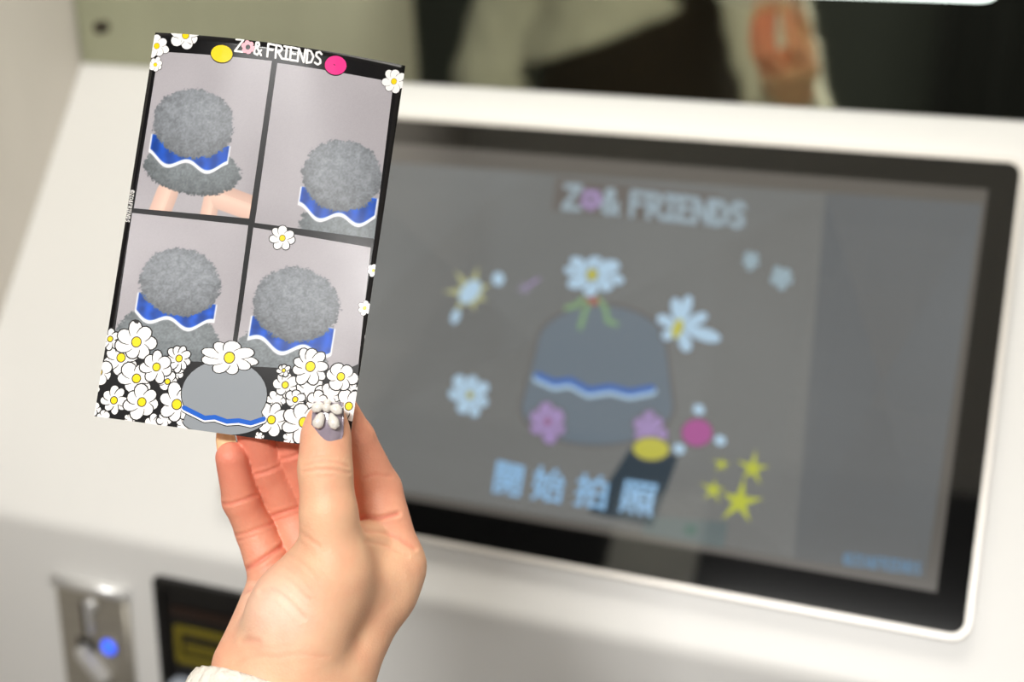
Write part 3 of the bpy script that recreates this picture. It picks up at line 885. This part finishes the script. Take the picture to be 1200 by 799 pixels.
# normals, creases and tint on the hand surface
def vnormals(V, Q):
    n = np.cross(V[Q[:, 2]] - V[Q[:, 0]], V[Q[:, 3]] - V[Q[:, 1]])
    N = np.zeros_like(V)
    for k in range(4): np.add.at(N, Q[:, k], n)
    return N / (np.linalg.norm(N, axis=1, keepdims=True) + 1e-12)
def laplace(V, Q, it, f=.5):
    for _ in range(it):
        A = np.zeros_like(V); c = np.zeros(len(V))
        for a, b in ((0, 1), (1, 2), (2, 3), (3, 0)):
            np.add.at(A, Q[:, a], V[Q[:, b]]); np.add.at(A, Q[:, b], V[Q[:, a]]); np.add.at(c, Q[:, a], 1); np.add.at(c, Q[:, b], 1)
        V = V + f * (A / np.maximum(c, 1)[:, None] - V)
    return V
hv = laplace(hv, hq, 3)
hn = vnormals(hv, hq)
if (hn * (hv - hv.mean(0))).sum() < 0: hq = hq[:, ::-1]; hn = -hn
fpalm, fth, ff = fields(hv[None])
gid = np.argmin(np.stack([fpalm[0], fth[0]] + [ff[k][0] for k in ('index', 'middle', 'ring', 'pinky')], 1), 1)
hp = px_of(hv)
def polydist(p, pts):
    pts = np.array(pts, float); d = np.full(len(p), 1e9)
    for a, b in zip(pts[:-1], pts[1:]):
        t = np.clip(((p - a) @ (b - a)) / ((b - a) @ (b - a)), 0, 1); d = np.minimum(d, np.linalg.norm(p - a - t[:, None] * (b - a), axis=1))
    return d
CREASE = [  # groups, polyline in pixels, depth mm, half width px
 ((1,), [(356, 546), (368, 541), (381, 540), (395, 542), (408, 547)], .42, 1.7), ((1,), [(356, 553), (372, 550), (390, 550), (409, 554)], .5, 1.8), ((1,), [(366, 535), (380, 533), (394, 536)], .2, 1.3), ((1,), [(372, 559), (392, 558)], .15, 1.4),
 ((2, 0), [(419, 607), (430, 606), (445, 607), (466, 602)], .9, 2.6), ((0, 1, 2), [(428, 622), (450, 624), (470, 632), (486, 643)], .55, 2.4), ((0, 1, 2), [(428, 634), (455, 640), (478, 651)], .35, 2.2), ((2,), [(426, 560), (440, 556), (458, 558)], .3, 2),
 ((4,), [(300, 556), (313, 553), (333, 544)], .5, 2.0), ((4,), [(316, 606), (330, 601), (353, 594)], .6, 2.2), ((4,), [(318, 611), (350, 601)], .3, 1.8), ((3,), [(322, 540), (340, 536), (356, 530)], .5, 2),
 ((5,), [(260, 591), (272, 590), (288, 585), (300, 580)], .5, 2.0), ((5,), [(272, 628), (288, 625), (303, 619), (320, 613)], .45, 2.0), ((5,), [(276, 634), (300, 627)], .3, 1.8), ((5, 0), [(280, 671), (290, 666), (308, 655), (331, 640)], 1.1, 2.6),
 ((0, 5), [(274, 699), (282, 694), (292, 690), (304, 689)], .9, 2.6),
 ((1, 0), [(306, 693), (318, 691), (328, 696), (340, 707), (356, 724)], .55, 2.8), ((1, 0), [(322, 672), (338, 680), (352, 694), (362, 703)], .3, 2.4), ((1, 0), [(349, 622), (360, 630), (374, 640)], .35, 2.4), 
 ((0, 1), [(284, 752), (293, 750), (303, 752)], .45, 3), ((0, 1), [(276, 778), (290, 771), (306, 768), (326, 770), (352, 766), (384, 770)], .22, 2.4), ((0, 1), [(300, 757), (318, 760), (340, 757)], .15, 2.4), ((0, 1), [(338, 650), (356, 662), (372, 680)], .22, 2.2), ((0, 1), [(330, 662), (350, 676), (364, 692)], .2, 2.2),
]
vd = -hv / np.linalg.norm(hv, axis=1, keepdims=True)
fac = np.clip((hn * vd).sum(1) * 3, 0, 1)
disp_ = np.zeros(len(hv)); redc = np.zeros(len(hv))
for gs, pl, dep, wpx in CREASE:
    d = polydist(hp, pl); m = np.isin(gid, gs) * fac
    e = np.exp(-(d / wpx) ** 2); disp_ -= m * dep * .8 * mm * (e - .35 * np.exp(-((d - 2.2 * wpx) / wpx) ** 2)); redc += m * e * min(1, dep)
# fine skin folds running across the thumb side of the palm
fold = np.sin((hp[:, 0] * .62 + hp[:, 1] * -.62) * .55 + 1.5 * np.sin(hp[:, 1] * .06)) * np.isin(gid, (0, 1)) * fac
msk = np.exp(-((hp[:, 0] - 355) / 45) ** 2 - ((hp[:, 1] - 670) / 50) ** 2)
disp_ += fold * msk * .06 * mm
hv = hv + hn * disp_[:, None]
red = np.zeros(len(hv))
red += np.isin(gid, (3, 4, 5)) * (.62 + .38 * sm(-hp[:, 1], -640, -520)) + (gid == 2) * (.45 + .2 * sm(-hp[:, 1], -620, -500))
red += (gid == 1) * (.30 * sm(-hp[:, 1], -560, -500)) + (gid == 0) * (.25 * sm(-hp[:, 0], -345, -290))
red = laplace(np.repeat(red[:, None], 3, 1), hq, 25)[:, 0]
red = np.clip(red + .5 * np.clip(redc, 0, 1), 0, 1.3)
pale = np.exp(-((hp[:, 0] - 325) / 40) ** 2 - ((hp[:, 1] - 715) / 45) ** 2) * np.isin(gid, (0, 1))

# ---------------------------------------------------------------- rest of the figure (seen only in the mirror)
EW = to_world(ELBOW)                                   # elbow
SHR = np.array([.145, -.80, .27]); SHL = np.array([-.225, -.93, .27])
HIPC = np.array([-.03, -.90, -.22]); CHEST = np.array([-.04, -.88, .14]); NECK = np.array([-.04, -.88, .33]); HEAD = np.array([-.03, -.86, .45])
EL = np.array([-.30, -.90, .0]); WL = np.array([-.24, -.74, -.10])
def body_field(G):
    d = cap(G, HIPC, CHEST, .135, .125)
    for A, B, a, b, k in ((HIPC + [-.06, 0, 0], HIPC + [.06, 0, 0], .125, .125, .05), (SHL, SHR, .052, .052, .06), (CHEST, NECK, .07, .05, .05), (NECK, HEAD, .048, .05, .03),
                          (HIPC + [-.08, 0, -.05], (-.12, -.92, -.58), .085, .052, .04), ((-.12, -.92, -.58), (-.12, -.94, FLOOR + .08), .052, .034, .02), (HIPC + [.08, 0, -.05], (.06, -.90, -.58), .085, .052, .04), ((.06, -.90, -.58), (.06, -.92, FLOOR + .08), .052, .034, .02),
                          ((-.12, -.95, FLOOR + .045), (-.13, -.80, FLOOR + .03), .038, .028, .02), ((.06, -.93, FLOOR + .045), (.07, -.78, FLOOR + .03), .038, .028, .02),
                          (SHR, EW, .045, .034, .03), (SHL, EL, .045, .034, .03), (EL, WL, .034, .024, .02), (EW, to_world(WR - axd * -.06), .033, .024, .02)):
        d = smin(d, cap(G, A, B, a, b), k)
    hd = np.sqrt((((G - (HEAD + [0, 0, .03])) / np.array([.075, .092, .115])) ** 2).sum(-1)); d = smin(d, (hd - 1) * .085, .02)
    d = smin(d, cap(G, HEAD + [0, .082, .02], HEAD + [0, .098, -.004], .008, .012), .012)                 # nose
    for s_ in (-1, 1): d = smin(d, cap(G, HEAD + [s_ * .076, -.005, .035], HEAD + [s_ * .076, -.005, -.005], .012, .009), .006)   # ears
    d = smin(d, cap(G, HEAD + [-.03, .055, -.055], HEAD + [.03, .055, -.055], .03, .03), .03)
    # left hand, relaxed: palm, fingers, thumb
    dl = (WL - EL) / np.linalg.norm(WL - EL); sl = np.cross(dl, [0, 0, 1.0]); sl /= np.linalg.norm(sl); ul = np.cross(sl, dl)
    for k in range(4):
        b0 = WL + dl * .075 + sl * (k - 1.5) * .019; m0 = b0 + dl * (.036, .042, .04, .03)[k] - ul * .012; t0 = m0 + dl * .018 - ul * (.028, .032, .03, .022)[k]
        d = smin(d, cap(G, WL + sl * (k - 1.5) * .011, b0, .014, .011), .012)
        d = smin(d, cap(G, b0, m0, .0095, .0085), .004); d = smin(d, cap(G, m0, t0, .0085, .007), .003)
    d = smin(d, cap(G, WL + dl * .02 + sl * .022, WL + dl * .06 + sl * .05, .014, .0105), .01); d = smin(d, cap(G, WL + dl * .06 + sl * .05, WL + dl * .09 + sl * .05 - ul * .01, .0105, .008), .005)
    return d
def grid_mesh(fn, lo, hi, h, it=2):
    V, Q = nets(sample(fn, lo, hi, h), np.array(lo, float), h)
    V = laplace(V, Q, it)
    n = vnormals(V, Q)
    return V, Q
bv, bq = grid_mesh(body_field, (-.42, -1.10, FLOOR - .02), (.36, -.45, .62), .0085)
def orient(V, Q):
    # closed surface: positive volume
    a, b, c, d = (V[Q[:, k]] for k in range(4))
    vol = (np.einsum('ij,ij->i', a, np.cross(b, c)) + np.einsum('ij,ij->i', a, np.cross(c, d))).sum()
    return Q if vol > 0 else Q[:, ::-1]
bq = orient(bv, bq)
hvw = to_world(hv)
hq = orient(hvw, hq)
per = empty('person', (-.03, -.90, FLOOR))
tag(per, 'person in cream knit sweater and dark skirt holding up the photo print', 'person')
V = np.vstack([hvw, bv]); Q = np.vstack([hq, bq + len(hvw)])
me = bpy.data.meshes.new('body')
me.vertices.add(len(V)); me.vertices.foreach_set('co', V.astype(np.float32).ravel())
me.loops.add(Q.size); me.loops.foreach_set('vertex_index', Q.astype(np.int32).ravel())
me.polygons.add(len(Q)); me.polygons.foreach_set('loop_start', np.arange(0, Q.size, 4, dtype=np.int32))
me.update(calc_edges=True)
me.polygons.foreach_set('use_smooth', np.ones(len(Q), bool))
at = me.attributes.new('flush', 'FLOAT_COLOR', 'POINT')
cc = np.zeros((len(V), 4), np.float32); cc[:, 3] = 1; cc[:len(hvw), 0] = np.clip(red, 0, 1); cc[:len(hvw), 1] = pale; cc[len(hvw):, 0] = .1
at.data.foreach_set('color', cc.ravel())
# skin
ms = bpy.data.materials.new('skin'); ms.use_nodes = True; nt = ms.node_tree; b_ = nt.nodes['Principled BSDF']
an = nt.nodes.new('ShaderNodeAttribute'); an.attribute_name = 'flush'
sp = nt.nodes.new('ShaderNodeSeparateColor'); nt.links.new(an.outputs['Color'], sp.inputs[0])
m1 = nt.nodes.new('ShaderNodeMix'); m1.data_type = 'RGBA'; m1.inputs[6].default_value = rgba((229, 177, 142)); m1.inputs[7].default_value = rgba((222, 134, 110)); nt.links.new(sp.outputs[0], m1.inputs[0])
m2 = nt.nodes.new('ShaderNodeMix'); m2.data_type = 'RGBA'; m2.inputs[7].default_value = rgba((232, 194, 172)); nt.links.new(sp.outputs[1], m2.inputs[0]); nt.links.new(m1.outputs[2], m2.inputs[6])
tc = nt.nodes.new('ShaderNodeTexCoord'); nz = nt.nodes.new('ShaderNodeTexNoise'); nz.inputs['Scale'].default_value = 90; nz.inputs['Detail'].default_value = 5; nt.links.new(tc.outputs['Object'], nz.inputs['Vector'])
m3 = nt.nodes.new('ShaderNodeMix'); m3.data_type = 'RGBA'; m3.blend_type = 'OVERLAY'; m3.inputs[0].default_value = .22; nt.links.new(m2.outputs[2], m3.inputs[6]); nt.links.new(nz.outputs[0], m3.inputs[7])
nt.links.new(m3.outputs[2], b_.inputs['Base Color'])
b_.inputs['Roughness'].default_value = .56; b_.inputs['Subsurface Weight'].default_value = .12; b_.inputs['Subsurface Radius'].default_value = (.004, .0015, .0008); b_.inputs['Subsurface Scale'].default_value = 1.0
vr = nt.nodes.new('ShaderNodeTexVoronoi'); vr.inputs['Scale'].default_value = 900; nt.links.new(tc.outputs['Object'], vr.inputs['Vector'])
bp = nt.nodes.new('ShaderNodeBump'); bp.inputs['Strength'].default_value = .22; bp.inputs['Distance'].default_value = .0004; nt.links.new(vr.outputs[0], bp.inputs['Height']); nt.links.new(bp.outputs[0], b_.inputs['Normal'])
me.materials.append(ms)
body = link('body', me, per)

# nails
def nail(name, ctr, axis_px, w_mm, l_mm, dzc, m, curve=.0022, tipsq=.9, thick=.0008, facing=1, tilt=0.0):
    """curved plate; ctr px of nail middle, axis = screen direction of the tip, dzc = depth of its crown"""
    c = P(ctr[0], ctr[1], dzc); a = np.array([axis_px[0], -axis_px[1], tilt], float); a /= np.linalg.norm(a)
    n = np.array([0, 0, float(facing)]); n = n - a * (n @ a); n /= np.linalg.norm(n); s = np.cross(a, n)
    nu_, nv_ = 12, 12; Vv = []; Ff = []
    for lay in (0, 1):
        for j in range(nv_ + 1):
            t = j / nv_; hw = w_mm / 2 * mm * (1 - (1 - tipsq) * sm(t, .6, 1.) - .22 * (1 - sm(t, 0., .28)))
            for i in range(nu_ + 1):
                x = -1 + 2 * i / nu_
                Vv.append(c + a * l_mm * mm * (t - .5 + (.05 * x * x if t < .3 else 0)) + s * hw * x - n * (curve * x * x + .0006 * (2 * t - 1) ** 2 + lay * thick))
    W_ = nu_ + 1; o1 = W_ * (nv_ + 1)
    for j in range(nv_):
        for i in range(nu_):
            q = (j * W_ + i, j * W_ + i + 1, (j + 1) * W_ + i + 1, (j + 1) * W_ + i)
            Ff.append(q); Ff.append(tuple(o1 + k for k in q[::-1]))
    for j in range(nv_):
        for i in (0, nu_): Ff.append((j * W_ + i, (j + 1) * W_ + i, o1 + (j + 1) * W_ + i, o1 + j * W_ + i))
    for i in range(nu_):
        for j in (0, nv_): Ff.append((j * W_ + i, j * W_ + i + 1, o1 + j * W_ + i + 1, o1 + j * W_ + i))
    return mesh(name, to_world(np.array(Vv)), Ff, m, per, True), c, a, s, n
M_nail = mat('lavender_gel_nail', (142, 130, 142), .14, var=.06, scale=300, coat=.8)
M_nail2 = mat('pale_yellow_nail', (236, 206, 160), .25, var=.05, coat=.4)
M_pearl = mat('pearl_charm', (222, 216, 208), .22, var=.03, scale=200, coat=.8, bump=.15, bscale=500)
tn, c, a, s_, n = nail('thumb_nail', (382.5, 497), (.02, -1), 12.4, 17.6, -19.7, M_nail, .0030, .94, tilt=-.13)
tn['label'] = 'lavender grey gel thumb nail'
def pearl(dx, dy, rx, ry, rz, ang, taper):
    bm = bmesh.new(); bmesh.ops.create_icosphere(bm, subdivisions=3, radius=1)
    ca, sa = math.cos(ang), math.sin(ang)
    for v in bm.verts:
        p = np.array(v.co); k = 1 - taper * p[1]; q = np.array([p[0] * rx * k, p[1] * ry, p[2] * rz * k])
        q *= 1 + .05 * math.sin(p[0] * 7 + dx * 3) * math.sin(p[1] * 6 + dy)
        x = q[0] * ca - q[1] * sa; y = q[0] * sa + q[1] * ca
        v.co = Vector(to_world(c + (s_ * -(dx * -1) + 0) * mm * 1.0 + a * dy * mm + n * (.0012 + q[2] * mm) + s_ * x * mm + a * y * mm))
    return from_bm('pearl', bm, M_pearl, tn, True)
sgn = 1.0 if s_[0] > 0 else -1.0
for dx, dy, rx, ry, rz, ang, tp in ((-2.6, .6, 2.1, 3.3, 1.8, -.35, .28), (2.7, .4, 2.1, 3.3, 1.8, .35, .28), (-3.4, 5.6, 2.6, 2.0, 1.6, .5, .1), (3.7, 5.0, 2.6, 2.0, 1.6, -.5, .1), (.1, 5.4, 1.7, 1.9, 1.9, 0, 0), (.2, 7.6, 1.5, 1.2, 1.2, 0, 0)):
    pearl(dx * sgn, dy + .8, rx, ry, rz, ang * sgn, tp)
nail('finger_nail', (266.5, 518.5), (-.12, -1), 8.0, 11, 13.0, M_nail2, .0018, .8, facing=-1)
nail('finger_nail', (298, 488), (-.2, -1), 9.5, 11, 17.0, M_nail2, .0018, .8, facing=-1)
nail('finger_nail', (337, 472), (-.1, -1), 9.8, 11, 17.0, M_nail2, .0018, .8, facing=-1)
nail('finger_nail', (392, 467), (-.3, -1), 9.5, 11, 17.5, M_nail2, .0018, .8, facing=-1)

# sweater: torso and sleeves, thicker than the body
CUFF0 = P(318, 822, -3); caxis = (ELBOW - CUFF0); clen = np.linalg.norm(caxis); caxis = caxis / clen
CW0 = to_world(CUFF0 + caxis * .035)
def sweater_field(G):
    d = cap(G, np.array([-.035, -.895, .02]), CHEST, .175, .150)
    for A, B, a_, b2, k in ((np.array([-.10, -.895, -.01]), np.array([.03, -.895, .0]), .130, .130, .06), (SHL, SHR, .068, .068, .06), (CHEST, NECK - [0, 0, .03], .085, .062, .04), (SHR, EW, .066, .056, .05), (SHL, EL, .066, .056, .05), (EL, WL - (WL - EL) * .25, .056, .044, .04), (EW, CW0, .056, .036, .03)):
        d = smin(d, cap(G, A, B, a_, b2), k)
    d = d + .004 * np.sin(G[..., 2] * 60 + 4 * np.sin(G[..., 0] * 22)) * np.sin(G[..., 0] * 30 + G[..., 1] * 25)
    # hem: cut the torso off, slightly slanted
    arm = np.minimum(cap(G, EW, CW0, .07, .05), np.minimum(cap(G, SHR, EW, .07, .07), np.minimum(cap(G, EL, WL, .07, .07), cap(G, SHL, EL, .07, .07))))
    hem = (.105 + .40 * (G[..., 0] + .03)) - G[..., 2]
    return np.where(arm < .0, d, np.maximum(d, hem))
sv, sq_ = grid_mesh(sweater_field, (-.42, -1.10, -.16), (.37, -.36, .42), .0075, 3)
sq_ = orient(sv, sq_)
mesh('sweater', sv, sq_.tolist(), M_sweater, per, True)['label'] = 'cream knit sweater'
# ribbed cuff, open tube around the wrist
cs = np.cross(caxis, [0, 0, 1.0]); cs /= np.linalg.norm(cs); cn = np.cross(cs, caxis)
V = []; Fs = []; NR = 120; levels = []
for k, (t, rr_) in enumerate(((.052, 33.0), (.03, 32.5), (.012, 32.8), (.003, 32.6), (.0, 31.6), (-.0005, 30.2), (.002, 29.0), (.012, 28.6), (.05, 28.6))):
    for i in range(NR):
        th_ = 2 * math.pi * i / NR
        rib = 1.0 + (.018 * math.sin(i * math.pi * 2 / 4.0) if k < 5 else 0)
        V.append(CUFF0 + caxis * t + (cs * math.cos(th_) * 1.02 + cn * math.sin(th_) * .92) * rr_ * mm * rib)
L_ = 9
for k in range(L_ - 1):
    for i in range(NR):
        j = (i + 1) % NR; Fs.append((k * NR + i, k * NR + j, (k + 1) * NR + j, (k + 1) * NR + i))
mesh('cuff', to_world(np.array(V)), Fs, M_sweater, per, True)['label'] = 'ribbed cream knit cuff'
# skirt
V = []; Fs = []; n_ = 64
prof_ = [(.17, .158, .158), (.10, .160, .160), (.03, .168, .164), (-.05, .188, .170), (-.12, .205, .170), (-.22, .215, .172), (-.34, .220, .176), (-.50, .224, .180), (-.66, .228, .184)]
for inner in (0, 1):
    for z, rx, ry in prof_:
        for i in range(n_):
            t = 2 * math.pi * i / n_; f = 1 + .02 * math.sin(9 * t) * min(1, (-.05 - z) * 2) - inner * .025
            V.append((-.03 + rx * f * math.cos(t), -.90 + ry * f * math.sin(t), z))
np_ = len(prof_)
for inner in (0, 1):
    for k in range(np_ - 1):
        for i in range(n_):
            j = (i + 1) % n_; o0 = inner * np_ * n_
            q = (o0 + k * n_ + i, o0 + (k + 1) * n_ + i, o0 + (k + 1) * n_ + j, o0 + k * n_ + j)
            Fs.append(q if not inner else q[::-1])
for i in range(n_):
    j = (i + 1) % n_; k = np_ - 1
    Fs.append((k * n_ + i, np_ * n_ + k * n_ + i, np_ * n_ + k * n_ + j, k * n_ + j))
mesh('skirt', V, Fs, M_skirt, per, True)['label'] = 'dark brown skirt'
# hair, eyes, lips
def hair_field(G):
    hc = HEAD + [0, -.012, .04]
    d = (np.sqrt((((G - hc) / np.array([.092, .108, .122])) ** 2).sum(-1)) - 1) * .1
    d = smin(d, cap(G, HEAD + [-.075, -.03, .02], HEAD + [-.085, -.03, -.17], .035, .03), .03)
    d = smin(d, cap(G, HEAD + [.075, -.03, .02], HEAD + [.085, -.03, -.17], .035, .03), .03)
    d = smin(d, cap(G, HEAD + [0, -.075, .02], HEAD + [0, -.095, -.18], .06, .045), .04)
    face = cap(G, HEAD + [0, .09, .05], HEAD + [0, .11, -.12], .062, .07)
    d = np.maximum(d, -face)
    return d + .003 * np.sin(G[..., 0] * 260 + 3 * np.sin(G[..., 2] * 25))
xv, xq = grid_mesh(hair_field, (-.2, -1.05, .2), (.14, -.7, .66), .006, 1)
xq = orient(xv, xq)
mesh('hair', xv, xq.tolist(), M_hair, per, True)
for s2 in (-1, 1):
    for nme, r, off, m in (('eye', .0125, .0, M_eye), ('iris', .0062, .0078, M_iris)):
        bm = bmesh.new(); bmesh.ops.create_uvsphere(bm, u_segments=16, v_segments=10, radius=r)
        for v in bm.verts: v.co += Vector(HEAD + [s2 * .032, .078 + off, .03])
        from_bm(nme, bm, m, per, True)
bm = bmesh.new(); bmesh.ops.create_uvsphere(bm, u_segments=16, v_segments=10, radius=1)
for v in bm.verts: v.co = Vector(HEAD + np.array([v.co.x * .022, .083 + v.co.y * .008 - abs(v.co.x) * .006, -.04 + v.co.z * .007]))
from_bm('lips', bm, M_lip, per, True)
